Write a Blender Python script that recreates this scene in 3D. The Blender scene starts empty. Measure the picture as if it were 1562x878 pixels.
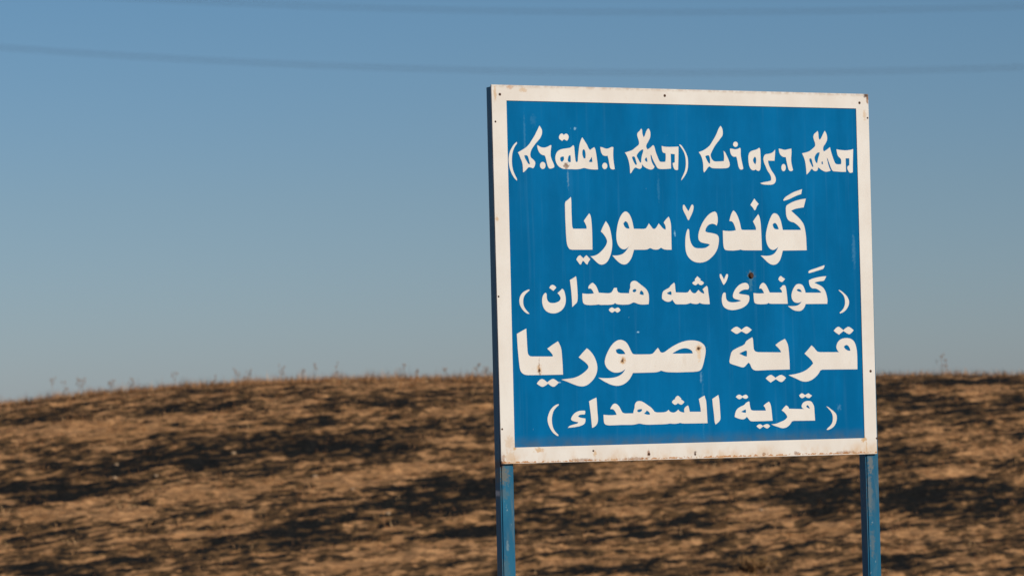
import bpy, bmesh, math, random
import numpy as np
from mathutils import Matrix, Vector

# ------------------------------------------------------------------ camera, sky, sun, exposure
S = bpy.context.scene
COL = S.collection
EYE = 1.65
cam_data = bpy.data.cameras.new("camera")
cam = bpy.data.objects.new("camera", cam_data)
COL.objects.link(cam)
ROLL, PITCH = math.radians(-1.322), math.radians(2.371)
cr, sr, cp, sp = math.cos(ROLL), math.sin(ROLL), math.cos(PITCH), math.sin(PITCH)
right = Vector((cr, -sr * sp, sr * cp))
up = Vector((-sr, -cr * sp, cr * cp))
fwd = Vector((0, cp, sp))
cam.matrix_world = Matrix(((right.x, up.x, -fwd.x, 0), (right.y, up.y, -fwd.y, 0), (right.z, up.z, -fwd.z, EYE), (0, 0, 0, 1)))
cam_data.sensor_width = 36.0
cam_data.lens = 5000 / 1562 * 36.0
cam_data.clip_start, cam_data.clip_end = 0.1, 20000
cam_data.dof.use_dof = True
cam_data.dof.focus_distance = 9.6
cam_data.dof.aperture_fstop = 8
S.camera = cam

SUN_EL, SUN_AZ = math.radians(30), math.radians(136)      # azimuth clockwise from +Y (straight ahead)
w = bpy.data.worlds.new("World")
S.world = w
w.use_nodes = True
wn = w.node_tree
wn.nodes.clear()
sky = wn.nodes.new("ShaderNodeTexSky")
sky.sky_type = 'NISHITA'
sky.sun_disc = False
sky.sun_elevation, sky.sun_rotation = SUN_EL, SUN_AZ
sky.altitude, sky.air_density, sky.dust_density, sky.ozone_density = 0, 1.0, 0.3, 6.0
bg = wn.nodes.new("ShaderNodeBackground")
bg.inputs[1].default_value = 0.0702
wo = wn.nodes.new("ShaderNodeOutputWorld")
# dusty air: the lowest sky is greyer and a touch more lavender than a clean atmosphere
tc = wn.nodes.new("ShaderNodeTexCoord")
sz = wn.nodes.new("ShaderNodeSeparateXYZ")
rp = wn.nodes.new("ShaderNodeValToRGB")
wn.links.new(tc.outputs["Generated"], sz.inputs[0])
wn.links.new(sz.outputs[2], rp.inputs[0])
e = rp.color_ramp.elements
e[0].position, e[0].color = 0.01, (.936 / 1.2, .960 / 1.2, 1.16 / 1.2, 1)
e[1].position, e[1].color = 0.13, (.915 / 1.2, 1.045 / 1.2, 1.09 / 1.2, 1)
k = e.new(0.069); k.color = (.955 / 1.2, .985 / 1.2, 1.06 / 1.2, 1)
tint = wn.nodes.new("ShaderNodeMix")
tint.data_type, tint.blend_type = 'RGBA', 'MULTIPLY'
tint.inputs[0].default_value = 1.0
wn.links.new(sky.outputs[0], tint.inputs[6])
wn.links.new(rp.outputs[0], tint.inputs[7])
wn.links.new(tint.outputs[2], bg.inputs[0])
wn.links.new(bg.outputs[0], wo.inputs[0])

sun_d = bpy.data.lights.new("sun", 'SUN')
sun_d.energy, sun_d.angle, sun_d.color = 3.35, math.radians(0.5), (1.0, 0.94, 0.84)
sun = bpy.data.objects.new("sun", sun_d)
COL.objects.link(sun)
sdir = Vector((math.sin(SUN_AZ) * math.cos(SUN_EL), math.cos(SUN_AZ) * math.cos(SUN_EL), math.sin(SUN_EL)))
sun.rotation_euler = sdir.to_track_quat('Z', 'Y').to_euler()
sun.location = (8, -6, 12)

S.view_settings.view_transform = 'Standard'
S.view_settings.look = 'None'
S.view_settings.exposure = 0.0
S.view_settings.gamma = 1.0
S.view_settings.use_curve_mapping = False

# ------------------------------------------------------------------ helpers
rng = np.random.default_rng(7)
random.seed(7)

def srgb(r, g, b):
    return tuple((c / 255 / 12.92 if c <= 10 else ((c / 255 + .055) / 1.055) ** 2.4) for c in (r, g, b)) + (1,)

class NT:
    """a material's node tree with short-hands"""
    def __init__(s, name, rough=0.6, spec=0.4):
        s.m = bpy.data.materials.new(name)
        s.m.use_nodes = True
        s.t = s.m.node_tree
        s.b = s.t.nodes["Principled BSDF"]
        s.b.inputs["Roughness"].default_value = rough
        s.b.inputs["Specular IOR Level"].default_value = spec
        s.tc = s.t.nodes.new("ShaderNodeTexCoord").outputs["Object"]
    def node(s, kind, **kw):
        n = s.t.nodes.new(kind)
        for k, v in kw.items():
            setattr(n, k, v)
        return n
    def put(s, sock, v):
        if isinstance(v, bpy.types.NodeSocket):
            s.t.links.new(v, sock)
        else:
            sock.default_value = v
    def math(s, op, a, b=0.0, clamp=False):
        n = s.node("ShaderNodeMath", operation=op, use_clamp=clamp)
        s.put(n.inputs[0], a); s.put(n.inputs[1], b)
        return n.outputs[0]
    def map(s, scale=(1, 1, 1), loc=(0, 0, 0)):
        n = s.node("ShaderNodeMapping")
        s.t.links.new(s.tc, n.inputs[0])
        n.inputs["Scale"].default_value = scale
        n.inputs["Location"].default_value = loc
        return n.outputs[0]
    def noise(s, vec, scale=1.0, detail=4, rough=0.6):
        n = s.node("ShaderNodeTexNoise")
        s.put(n.inputs["Vector"], vec)
        n.inputs["Scale"].default_value = scale
        n.inputs["Detail"].default_value = detail
        n.inputs["Roughness"].default_value = rough
        return n.outputs[0]
    def ramp(s, v, lo, hi, a=0.0, b=1.0, smooth=True):
        n = s.node("ShaderNodeMapRange", interpolation_type='SMOOTHSTEP' if smooth else 'LINEAR')
        s.put(n.inputs[0], v)
        for i, x in zip((1, 2, 3, 4), (lo, hi, a, b)):
            n.inputs[i].default_value = x
        return n.outputs[0]
    def mix(s, f, a, b):
        n = s.node("ShaderNodeMix", data_type='RGBA')
        s.put(n.inputs[0], f); s.put(n.inputs[6], a); s.put(n.inputs[7], b)
        return n.outputs[2]
    def sep(s):
        n = s.node("ShaderNodeSeparateXYZ")
        s.t.links.new(s.tc, n.inputs[0])
        return n.outputs
    def spot(s, x, z, rx, rz, wob=1.35):
        """soft ragged blot on the sign plane: 1 in the middle, 0 outside"""
        if not hasattr(s, "_wob"):
            s._wob = s.noise(s.tc, 130, 5, 0.72)
            s._xyz = s.sep()
        dx = s.math('DIVIDE', s.math('SUBTRACT', s._xyz[0], x), rx)
        dz = s.math('DIVIDE', s.math('SUBTRACT', s._xyz[2], z), rz)
        d = s.math('SQRT', s.math('ADD', s.math('MULTIPLY', dx, dx), s.math('MULTIPLY', dz, dz)))
        d = s.math('ADD', d, s.math('MULTIPLY', s.math('SUBTRACT', s._wob, 0.5), wob * 2))
        return s.ramp(d, 1.0, 0.3)
    def bump(s, h, strength=0.2, dist=0.002):
        n = s.node("ShaderNodeBump")
        n.inputs["Strength"].default_value = strength
        n.inputs["Distance"].default_value = dist
        s.put(n.inputs["Height"], h)
        s.t.links.new(n.outputs[0], s.b.inputs["Normal"])
    def color(s, c):
        s.put(s.b.inputs["Base Color"], c)

def mesh_obj(name, verts, faces, mat, parent=None, smooth=False):
    me = bpy.data.meshes.new(name)
    me.from_pydata(verts, [], faces)
    me.update()
    return link(name, me, mat, parent, smooth)

def link(name, me, mat, parent=None, smooth=False):
    o = bpy.data.objects.new(name, me)
    COL.objects.link(o)
    if mat is not None:
        me.materials.clear(); me.materials.append(mat)
    if parent is not None:
        o.parent = parent
    if smooth:
        me.shade_smooth()
    return o

def from_bm(name, bm, mat, parent=None, smooth=False):
    bmesh.ops.recalc_face_normals(bm, faces=bm.faces)
    me = bpy.data.meshes.new(name)
    bm.to_mesh(me); bm.free()
    return link(name, me, mat, parent, smooth)

def prism_bm(quad, y0, y1, bevel=0.0, seg=2):
    """an upright slab: outline of (x, z) points, from depth y0 to y1"""
    bm = bmesh.new()
    f = [bm.verts.new((x, y0, z)) for x, z in quad]
    b = [bm.verts.new((x, y1, z)) for x, z in quad]
    n = len(quad)
    bm.faces.new(f); bm.faces.new(b[::-1])
    for i in range(n):
        bm.faces.new((f[i], b[i], b[(i + 1) % n], f[(i + 1) % n]))
    if bevel:
        bmesh.ops.bevel(bm, geom=bm.edges[:], offset=bevel, segments=seg, affect='EDGES', clamp_overlap=True)
    return bm

def tag(o, label, cat, group=None, kind=None):
    if label: o["label"] = label
    if cat: o["category"] = cat
    if group: o["group"] = group
    if kind: o["kind"] = kind
    return o

# smooth gradient noise in numpy, for the lie of the land
_perm = rng.permutation(4096)
_grad = rng.uniform(0, 2 * math.pi, 4096)
def gnoise(x, y, seed=0):
    xi, yi = np.floor(x).astype(np.int64), np.floor(y).astype(np.int64)
    xf, yf = x - xi, y - yi
    u, v = xf * xf * xf * (xf * (xf * 6 - 15) + 10), yf * yf * yf * (yf * (yf * 6 - 15) + 10)
    def g(ix, iy, dx, dy):
        a = _grad[_perm[(_perm[(ix + seed * 131) & 4095] + iy) & 4095]]
        return np.cos(a) * dx + np.sin(a) * dy
    n0 = g(xi, yi, xf, yf) * (1 - u) + g(xi + 1, yi, xf - 1, yf) * u
    n1 = g(xi, yi + 1, xf, yf - 1) * (1 - u) + g(xi + 1, yi + 1, xf - 1, yf - 1) * u
    return (n0 * (1 - v) + n1 * v) * 1.5
def fbm(x, y, octaves=4, seed=0, gain=0.55):
    s, a, t = 0, 1.0, 0
    for k in range(octaves):
        s = s + a * gnoise(x * 2 ** k + 17.3 * k, y * 2 ** k - 9.1 * k, seed + k); t += a; a *= gain
    return s / t

# ------------------------------------------------------------------ ground: verge, dip and the burnt hill behind
CREST_X = [-60,-18,-12,-9,-7.06,-6.16,-5.26,-4.36,-3.46,-2.56,-1.66,-.31,2,5,7,12,25,60]
CREST_Z = [0.913, 1.263, 1.663, 1.893, 2.049, 2.145, 2.205, 2.256, 2.281, 2.287, 2.284, 2.271, 2.250, 2.193, 2.147, 2.040, 1.840, 1.540]
def sstep(t):
    t = np.clip(t, 0, 1); return t * t * (3 - 2 * t)
def terrain(x, y):
    zc = np.interp(x, CREST_X, CREST_Z)
    lo = -0.9 * sstep((y - 20) / 10.0)
    t = np.clip((y - 31) / 14.0, 0, 1)
    hill = lo + (zc - lo) * (t * t * (3 - 2 * t))
    down = zc - (zc + 0.4) * sstep((y - 45.3) / 30.0)
    return np.where(y < 31, lo, np.where(y < 45.3, hill, down))

# scorched (+) and spared (-) patches on the slope: centre x, y, half length, half width, skew, strength (metres)
BURNT = [(-3.66, 40.16, 1.19, 0.66, 0.22, 1),
    (-2.38, 40.17, 1.13, 0.45, -0.06, 0.9),
    (-5.68, 39.09, 0.88, 0.41, -0.17, 0.95),
    (-4.98, 39.76, 0.65, 0.34, -0.18, 0.8),
    (-1.13, 38.22, 1.15, 0.66, 0.44, 1),
    (-0.52, 38.5, 0.54, 0.59, 0.23, 0.9),
    (-2.67, 37.26, 0.95, 0.31, 0.35, 0.8),
    (4.95, 38.09, 1.21, 0.51, -0.03, 1),
    (3.74, 38.14, 0.64, 0.71, -0.03, 0.8),
    (4.76, 41.47, 0.41, 1.43, -0.02, 0.6),
    (4.61, 39.55, 0.49, 0.33, 0.26, 0.6),
    (-5.32, 36.47, 0.89, 0.2, -0.11, 0.8),
    (-0.66, 37.19, 0.59, 0.24, 0.22, 0.7),
    (5.78, 43.42, 1.47, 0.31, -0.01, 1),
    (-1.89, 42.05, 1.43, 0.34, 0.11, 0.6),
    (-0.86, 40.73, 0.73, 0.33, 0.12, 0.6),
    (0.61, 37.54, 0.53, 0.4, 0.5, 0.55),
    (1.73, 37.5, 0.93, 0.32, 0.48, 0.45),
    (1.0, 35.98, 0.8, 0.2, 0.22, 0.6),
    (-6.16, 42.52, 0.72, 0.39, -0.42, 0.4),
    (5.19, 36.65, 0.62, 0.28, 0.35, 0.6),
    (5.86, 41.62, 0.8, 0.28, 0.39, 0.5),
    (0.57, 39.1, 0.47, 0.22, -0.03, 0.5),
    (-3.96, 36.72, 1.08, 0.16, 0.19, 0.6),
    (2.6, 36.26, 0.43, 0.28, -0.05, 0.4),
    (-4.11, 42.37, 0.78, 0.38, -0.21, 0.5),
    (-5.03, 41.55, 1.82, 0.51, 0.03, -1),
    (-2.79, 41.71, 1.09, 0.31, -0.09, -0.7),
    (-3.16, 38.86, 1.31, 0.32, 0.16, -0.9),
    (-5.1, 38.25, 1.01, 0.34, -0.13, -0.8),
    (-1.78, 39.13, 1.17, 0.22, 0.24, -0.8),
    (-1.25, 36.68, 1.02, 0.35, 0.08, -0.7),
    (5.32, 40.15, 0.83, 0.57, -0.35, -0.8),
    (4.64, 36.87, 0.88, 0.4, -0.04, -0.6),
    (-3.67, 37.57, 0.96, 0.2, 0.25, -0.5),
    (1.26, 38.86, 0.96, 0.35, 0.39, -0.4),
    (2.27, 36.68, 0.9, 0.4, 0.22, -0.4),
    (-6.52, 45.0, 2.05, 0.1, -1.17, -0.5),
    (-1.61, 43.61, 1.74, 0.33, -0.09, -0.6)]
def burn(x, y):
    ca, sa = math.cos(.24), math.sin(.24)
    u, v = x * ca + y * sa, -x * sa + y * ca
    wx = .10 * fbm(x * 2.1, y * 2.1, 2, 81)
    coarse = fbm(u * .6, v * 1.5, 4, 3, .6)
    dash = .7 * fbm(u * 1.15 + wx, v * 5.6 + 2 * wx, 4, 11, .6) + .6 * fbm(u * 4.6, v * 12, 3, 17, .75)
    dark, light = np.zeros_like(coarse), np.zeros_like(coarse)
    for cx, cy, rx, ry, sk, amt in BURNT:
        d = np.sqrt(((x - cx) / rx) ** 2 + ((y - cy - sk * (x - cx)) / ry) ** 2)
        m = abs(amt) * sstep((1.45 - d) / 1.0)
        if amt > 0: dark = np.maximum(dark, m)
        else: light = np.maximum(light, m)
    val = 1.8 * dash + .55 * coarse + .55 * dark - .36 * light + .29
    near = .45 + .55 * sstep((y - 29) / 4)
    return np.clip(val / .80, 0, 1) * near
def relief(x, y):
    near = sstep((y - 26) / 5) * (1 - sstep((y - 50) / 12))
    ca, sa = math.cos(.36), math.sin(.36)
    u, v = x * ca + y * sa, -x * sa + y * ca
    furrow = .06 * fbm(u * .5, v * 1.8, 3, 21) + .035 * fbm(u * 1.2, v * 5.2, 2, 23)
    clod = np.maximum(fbm(u * 4.2, v * 8.5, 3, 31, .7), -.1)
    crest = sstep((y - 43.2) / 1.2)
    return near * (furrow * (1 - .6 * crest) + .055 * clod * (1 - .8 * crest)) + .03 * (1 - near) * fbm(x * .8, y * .8, 3, 41)

def axis(core, far, grow=1.22):
    a = list(core)
    s, p = core[-1] - core[-2], a[-1]
    while p < far: s *= grow; p += s; a.append(p)
    s, p, lo = core[1] - core[0], a[0], []
    while p > -far: s *= grow; p -= s; lo.append(p)
    return np.array(lo[::-1] + a)
gx = axis(np.concatenate([np.arange(-17.1, -8.3, .11), np.arange(-8.3, 8.3, .03), np.arange(8.3, 17, .11)]), 4000)
gy = axis(np.concatenate([np.arange(0, 34.2, .11), np.arange(34.2, 46.4, .028)]), 4000)
GX, GY = np.meshgrid(gx, gy)
GZ = terrain(GX, GY) + relief(GX, GY)
GB = burn(GX, GY)
nx, ny = len(gx), len(gy)
me = bpy.data.meshes.new("ground")
me.vertices.add(nx * ny)
me.vertices.foreach_set("co", np.stack([GX, GY, GZ], -1).astype(np.float32).ravel())
idx = np.arange(nx * ny).reshape(ny, nx)
q = np.stack([idx[:-1, :-1], idx[:-1, 1:], idx[1:, 1:], idx[1:, :-1]], -1).reshape(-1, 4)
me.loops.add(q.size); me.loops.foreach_set("vertex_index", q.ravel().astype(np.int32))
me.polygons.add(len(q)); me.polygons.foreach_set("loop_start", np.arange(0, q.size, 4, dtype=np.int32))
me.update(calc_edges=True); me.validate()
at = me.attributes.new("burn", 'FLOAT', 'POINT')
at.data.foreach_set("value", GB.astype(np.float32).ravel())
G = NT("burnt_stubble_soil", .95, .1)
att = G.node("ShaderNodeAttribute", attribute_name="burn").outputs["Fac"]
n1 = G.noise(G.map((6, 14, 14)), 1, 6, .72)
n2 = G.noise(G.map((13, 34, 34)), 1, 5, .7)
n3 = G.noise(G.map((1.2, 2.2, 2.2)), 1, 3, .5)
straw = G.mix(G.ramp(n1, .36, .64), srgb(138, 100, 66), srgb(212, 158, 107))
straw = G.mix(G.ramp(G.noise(G.map((3.2, 13, 13), (5, 2, 0)), 1, 5, .68), .46, .66, 0, .7), straw, srgb(112, 88, 64))
straw = G.mix(G.ramp(n3, .4, .66, 0, .45), straw, srgb(148, 106, 66))
brown = G.mix(G.ramp(n1, .35, .65), srgb(70, 54, 38), srgb(106, 79, 51))
coal = G.mix(G.ramp(n2, .45, .7), srgb(22, 24, 24), srgb(48, 43, 37))
bm_ = G.math('ADD', att, G.math('MULTIPLY', G.math('SUBTRACT', n2, .5), .8))
col = G.mix(G.ramp(bm_, .0, .44), straw, brown)
G.color(G.mix(G.ramp(bm_, .48, .94), col, coal))
G.bump(n2, .7, .03)
ground = link("ground", me, G.m, smooth=True)
tag(ground, "dry hillside and verge with scorched black patches among tan stubble", None, kind='structure')

# ------------------------------------------------------------------ dry grass on the slope: one mass of blades
def ground_z(x, y):
    return terrain(x, y) + relief(x, y)
NT_ = 17000
tx = rng.uniform(-7.6, 7.6, NT_); ty = 34.6 + (46.1 - 34.6) * rng.uniform(0, 1, NT_) ** .9
tb = burn(tx, ty)
keep = rng.uniform(0, 1, NT_) > tb * .7
clump = fbm(tx * 1.3, ty * 2.2, 3, 51)
keep &= rng.uniform(-.55, .5, NT_) < clump + .05
tx, ty, tb = tx[keep], ty[keep], tb[keep]
# a denser fringe along the brow
ex, ey = rng.uniform(-7.8, 3.6, 1300), rng.uniform(44.0, 46.0, 1300)
tx, ty, tb = np.append(tx, ex), np.append(ty, ey), np.append(tb, burn(ex, ey) * .4)
NB = 9
n = len(tx)
tall = np.where((ty > 44.2) & (fbm(tx * 2.3, ty * 2.3, 3, 91) > .2) & (tx < 4), 1.5, 1.0)
bx = np.repeat(tx, NB) + rng.normal(0, .05, n * NB); by = np.repeat(ty, NB) + rng.normal(0, .03, n * NB)
bz = ground_z(bx, by) - .008
brow = sstep((by - 43.6) / .8)
ln = rng.uniform(.04, .12, n * NB) * np.repeat(rng.uniform(.6, 1.35, n) * tall, NB)
th = rng.uniform(0, 2 * math.pi, n * NB); lean = np.abs(rng.normal(1.05 - .6 * brow, .36, n * NB))
dx, dy, dz = np.cos(th) * np.sin(lean), np.sin(th) * np.sin(lean), np.maximum(np.cos(lean), .05)
wd = rng.uniform(.002, .0055, n * NB)
sx, sy = -np.sin(th) * wd, np.cos(th) * wd
V = np.empty((n * NB, 3, 3), np.float32)
V[:, 0] = np.stack([bx - sx, by - sy, bz], -1); V[:, 1] = np.stack([bx + sx, by + sy, bz], -1)
V[:, 2] = np.stack([bx + dx * ln, by + dy * ln, bz + dz * ln], -1)
me = bpy.data.meshes.new("dry_grass")
me.vertices.add(n * NB * 3); me.vertices.foreach_set("co", V.ravel())
me.loops.add(n * NB * 3); me.loops.foreach_set("vertex_index", np.arange(n * NB * 3, dtype=np.int32))
me.polygons.add(n * NB); me.polygons.foreach_set("loop_start", np.arange(0, n * NB * 3, 3, dtype=np.int32))
me.update(calc_edges=True)
pal = np.array([srgb(204, 152, 102), srgb(184, 132, 86), srgb(150, 104, 66), srgb(222, 176, 124), srgb(112, 80, 54)])
pick = pal[rng.choice(5, n, p=[.34, .28, .18, .1, .1])]
half, charred = np.array(srgb(110, 80, 56)), np.array(srgb(32, 31, 29))
k = np.clip(tb + rng.normal(0, .16, n), 0, 1)[:, None]
k = np.where(rng.uniform(0, 1, (n, 1)) < .13, 0, k)
pick = np.where(k < .5, pick + (half - pick) * k * 2, half + (charred - half) * (k * 2 - 1))
c4 = np.repeat(np.repeat(pick, NB, 0) * rng.uniform(.8, 1.15, (n * NB, 1)), 3, 0)
c4[:, 3] = 1
ca_ = me.color_attributes.new("tint", 'FLOAT_COLOR', 'POINT')
ca_.data.foreach_set("color", c4.astype(np.float32).ravel())
D = NT("dry_straw", .85, .15)
D.color(D.node("ShaderNodeAttribute", attribute_name="tint").outputs["Color"])
grass = link("dry_grass", me, D.m)
tag(grass, "dry tan grass and charred stubble covering the hill slope", "grass", kind='stuff')

# ------------------------------------------------------------------ weeds on the brow, stones and a dry bush on the slope
WEED = NT("dry_weed_stem", .85, .15)
WEED.color(WEED.mix(WEED.noise(WEED.tc, 30, 3), srgb(120, 98, 82), srgb(168, 134, 104)))
def stem(bm, pts, r0, r1, sides=5):
    rings = []
    for i, p in enumerate(pts):
        p = Vector(p); k = i / (len(pts) - 1); r = r0 + (r1 - r0) * k
        t = (Vector(pts[min(i + 1, len(pts) - 1)]) - Vector(pts[max(i - 1, 0)])).normalized()
        a = t.orthogonal().normalized(); b = t.cross(a)
        rings.append([bm.verts.new(p + (a * math.cos(2 * math.pi * j / sides) + b * math.sin(2 * math.pi * j / sides)) * r) for j in range(sides)])
    for A, B in zip(rings, rings[1:]):
        for j in range(sides):
            bm.faces.new((A[j], A[(j + 1) % sides], B[(j + 1) % sides], B[j]))
    bm.faces.new(rings[0][::-1]); bm.faces.new(rings[-1])
def seed_head(bm, c, r, h):
    m = Matrix.Translation(c) @ Matrix.Diagonal((r, r, h, 1))
    bmesh.ops.create_icosphere(bm, subdivisions=1, radius=1, matrix=m)
WEEDS = [(-6.28, 0.22),
    (-6.1, 0.18),
    (-5.95, 0.21),
    (-5.89, 0.19),
    (-5.5, 0.15),
    (-5.25, 0.16),
    (-4.62, 0.18),
    (-4.08, 0.12),
    (-3.76, 0.17),
    (-3.63, 0.13),
    (-3.18, 0.16),
    (-2.89, 0.13),
    (-2.75, 0.2),
    (-2.42, 0.17),
    (-1.5, 0.18),
    (-1.32, 0.12),
    (-0.93, 0.13),
    (-0.51, 0.15),
    (-0.39, 0.13),
    (5.84, 0.23),
    (5.92, 0.18)]
for i, (x, h) in enumerate(WEEDS):
    y = 44.7 + random.uniform(-.25, .3)
    bm = bmesh.new()
    lx, ly = random.uniform(-.2, .2) * h, random.uniform(-.2, .2) * h
    h *= 1.25
    main = [(lx * k * k, ly * k * k, h * k) for k in (0, .25, .5, .75, 1)]
    stem(bm, main, .0024, .0013)
    seed_head(bm, main[-1], .009, .022)
    for _ in range(random.randint(3, 6)):
        k = random.uniform(.3, .85); a = random.uniform(0, 6.28); L = h * random.uniform(.2, .42)
        b0 = Vector((lx * k * k, ly * k * k, h * k))
        b1 = b0 + Vector((math.cos(a) * L * .45, math.sin(a) * L * .45, L * .5))
        b2 = b1 + Vector((math.cos(a) * L * .15, math.sin(a) * L * .15, L * .5))
        stem(bm, [b0, b1, b2], .002, .001, 4)
        seed_head(bm, b2, .008, .018)
    o = from_bm("dry_weed", bm, WEED.m)
    o.location = (x, y, float(ground_z(np.array(x), np.array(y))) - .01)
    tag(o, "thin dry weed stalk standing on the brow of the hill against the sky", "weed", "dry weed stalks along the brow of the hill")

ST = NT("pale_stone", .9, .2)
ST.color(ST.mix(ST.noise(ST.tc, 25, 4), srgb(140, 112, 86), srgb(186, 156, 122)))
STONES = [(-4.85, 39.84),
    (-4.32, 39.37),
    (-4.81, 39.32),
    (-3.44, 40.01),
    (-1.49, 37.87),
    (-1.93, 38.59),
    (2.8, 37.76),
    (-2.4, 39.13)]
for i, (x, y) in enumerate(STONES):
    bm = bmesh.new()
    bmesh.ops.create_icosphere(bm, subdivisions=3, radius=1)
    for v in bm.verts:
        a = v.co.copy()
        k = 1 + .28 * float(fbm(np.array(a.x * 1.3 + i * 7), np.array(a.y * 1.3 + a.z), 3, 61))
        v.co = Vector((a.x * .034, a.y * .026, a.z * .02)) * k
    o = from_bm("stone", bm, ST.m, smooth=True)
    o.location = (x, y, float(ground_z(np.array(x), np.array(y))) + .012)
    o.rotation_euler = (0, 0, random.uniform(0, 6))
    tag(o, "small pale stone lying among the burnt stubble on the slope", "stone", "pale stones on the slope")

BU = NT("withered_leaf", .8, .2)
BU.color(BU.mix(BU.noise(BU.tc, 14, 3), srgb(100, 74, 44), srgb(160, 120, 76)))
bush = bpy.data.objects.new("dry_bush", None); COL.objects.link(bush)
bxy = (2.62, 35.9)
bush.location = (*bxy, float(ground_z(np.array(bxy[0]), np.array(bxy[1]))) - .01)
tag(bush, "low yellowish withered bush at the foot of the slope below the sign", "bush")
sb, lb = bmesh.new(), bmesh.new()
for k in range(34):
    a, s = random.uniform(0, 6.28), random.uniform(.15, 1)
    L = random.uniform(.13, .24)
    pts = [(0, 0, 0)]
    for j in (1, 2, 3):
        t = j / 3
        pts.append((math.cos(a) * s * L * t * 1.25 + random.uniform(-.02, .02), math.sin(a) * s * L * t * 1.1 + random.uniform(-.02, .02), L * (t - .25 * s * t * t)))
    stem(sb, pts, .005, .002, 5)
    for _ in range(16):
        t = random.uniform(.35, 1.05); i0 = min(int(t * 3), 2); q0 = Vector(pts[i0]).lerp(Vector(pts[i0 + 1]), min(t * 3 - i0, 1))
        d = Vector((random.gauss(0, 1), random.gauss(0, 1), random.gauss(.3, 1))).normalized(); e = d.orthogonal().normalized()
        l = random.uniform(.03, .06)
        vs = [lb.verts.new(q0 + p) for p in (Vector(), d * l * .5 + e * l * .2, d * l, d * l * .5 - e * l * .2)]
        lb.faces.new(vs)
from_bm("twigs", sb, WEED.m, bush)
from_bm("foliage", lb, BU.m, bush)

# ------------------------------------------------------------------ overhead cables beyond the hill
CB = NT("weathered_cable", .7, .3)
CB.color(CB.mix(CB.noise(CB.tc, 3, 3), srgb(58, 58, 62), srgb(84, 84, 88)))
def cable(z0, x0, k, label):
    o = bpy.data.objects.new("overhead_cable", None); COL.objects.link(o)
    o.location = (0, 300, 0)
    tag(o, label, "cable")
    for dy in (-.22, .22):
        for dz in (-.22, 0, .22):
            bm = bmesh.new()
            stem(bm, [(x, dy, z0 + dz + k * (x - x0) ** 2) for x in range(-180, 181, 2)], .0056, .0056, 8)
            from_bm("strand", bm, CB.m, o, True)
cable(1.65 + 3 * (14.04 - 1.65), 37.5, .00156 / 3, "upper of two dark overhead cables crossing the blue sky, near the top edge")
cable(1.65 + 3 * (12.165 - 1.65), 37.5, .00172 / 3, "lower of two dark overhead cables crossing the blue sky, just above the sign")

# ------------------------------------------------------------------ the village sign
SIGN_A = math.radians(25.1255)
SZ = 1.65 - 0.11384                     # height of the board's lower edge
sign = bpy.data.objects.new("village_sign", None); COL.objects.link(sign)
sign.location = (-0.043507, 9.343994, 0)
sign.rotation_euler = (0, 0, SIGN_A)
tag(sign, "large blue village sign with white Syriac and Arabic lettering, white border and two posts", "sign")

RUST, RUST2, OCHRE = srgb(74, 42, 22), srgb(142, 88, 40), srgb(204, 158, 98)
def rust_spots(N, base, spots):
    for x, z, rx, rz, col, amt in spots:
        base = N.mix(N.math('MULTIPLY', N.spot(x, z + SZ, rx, rz), amt), base, col)
    return base

# blue enamel
B = NT("blue_sign_paint", .55, .03)
z = B.sep()[2]
v = B.math('SUBTRACT', z, SZ)
blue = B.mix(B.ramp(B.noise(B.map((9, 9, 2.2)), 1, 5, .6), .35, .7), srgb(0, 98, 148), srgb(2, 109, 163))
streak = B.ramp(B.noise(B.map((55, 1, 1.6)), 1, 3, .6), .54, .8, 0, .14)
blue = B.mix(streak, blue, srgb(84, 146, 184))
speck = B.ramp(B.noise(B.map((120, 1, 75)), 1, 2, .5), .755, .80, 0, .55)
blue = B.mix(speck, blue, srgb(120, 170, 198))
edge = B.math('MULTIPLY', B.ramp(v, .085, .046), B.ramp(B.noise(B.map((30, 1, 30)), 1, 4, .6), .3, .7, .25, .8))
blue = B.mix(edge, blue, srgb(74, 100, 122))
blue = rust_spots(B, blue, [(.8314, .5358, .017, .017, srgb(96, 122, 128), .8), (.829, .512, .009, .028, srgb(70, 128, 156), .7),
    (.100, .93, .004, .10, srgb(70, 136, 176), .45), (.128, .985, .012, .02, srgb(60, 128, 170), .35), (.236, .815, .004, .03, srgb(120, 160, 180), .5),
    (.262, .962, .005, .006, srgb(140, 186, 212), .8), (.66, .15, .005, .12, srgb(60, 130, 170), .35), (.655, .235, .005, .02, srgb(110, 160, 190), .55),
    (1.085, .27, .004, .018, srgb(120, 170, 200), .7), (1.15, .258, .035, .003, srgb(110, 160, 190), .6), (1.188, .61, .008, .06, srgb(80, 140, 176), .4),
    (.45, .372, .007, .004, srgb(160, 205, 228), .9), (.58, .66, .004, .01, srgb(130, 186, 214), .8), (.53, .79, .006, .05, srgb(60, 130, 170), .35),
    (.19, .23, .008, .003, srgb(150, 190, 214), .8), (.355, .225, .006, .006, srgb(120, 168, 196), .7), (1.12, .14, .01, .012, srgb(90, 146, 180), .5)])
B.color(blue)
B.put(B.b.inputs['Roughness'], B.ramp(B.noise(B.map((5, 1, 5)), 1, 4), .3, .7, .45, .68))
B.bump(B.noise(B.map((4, 1, 4)), 1, 3), .5, .012)

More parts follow.
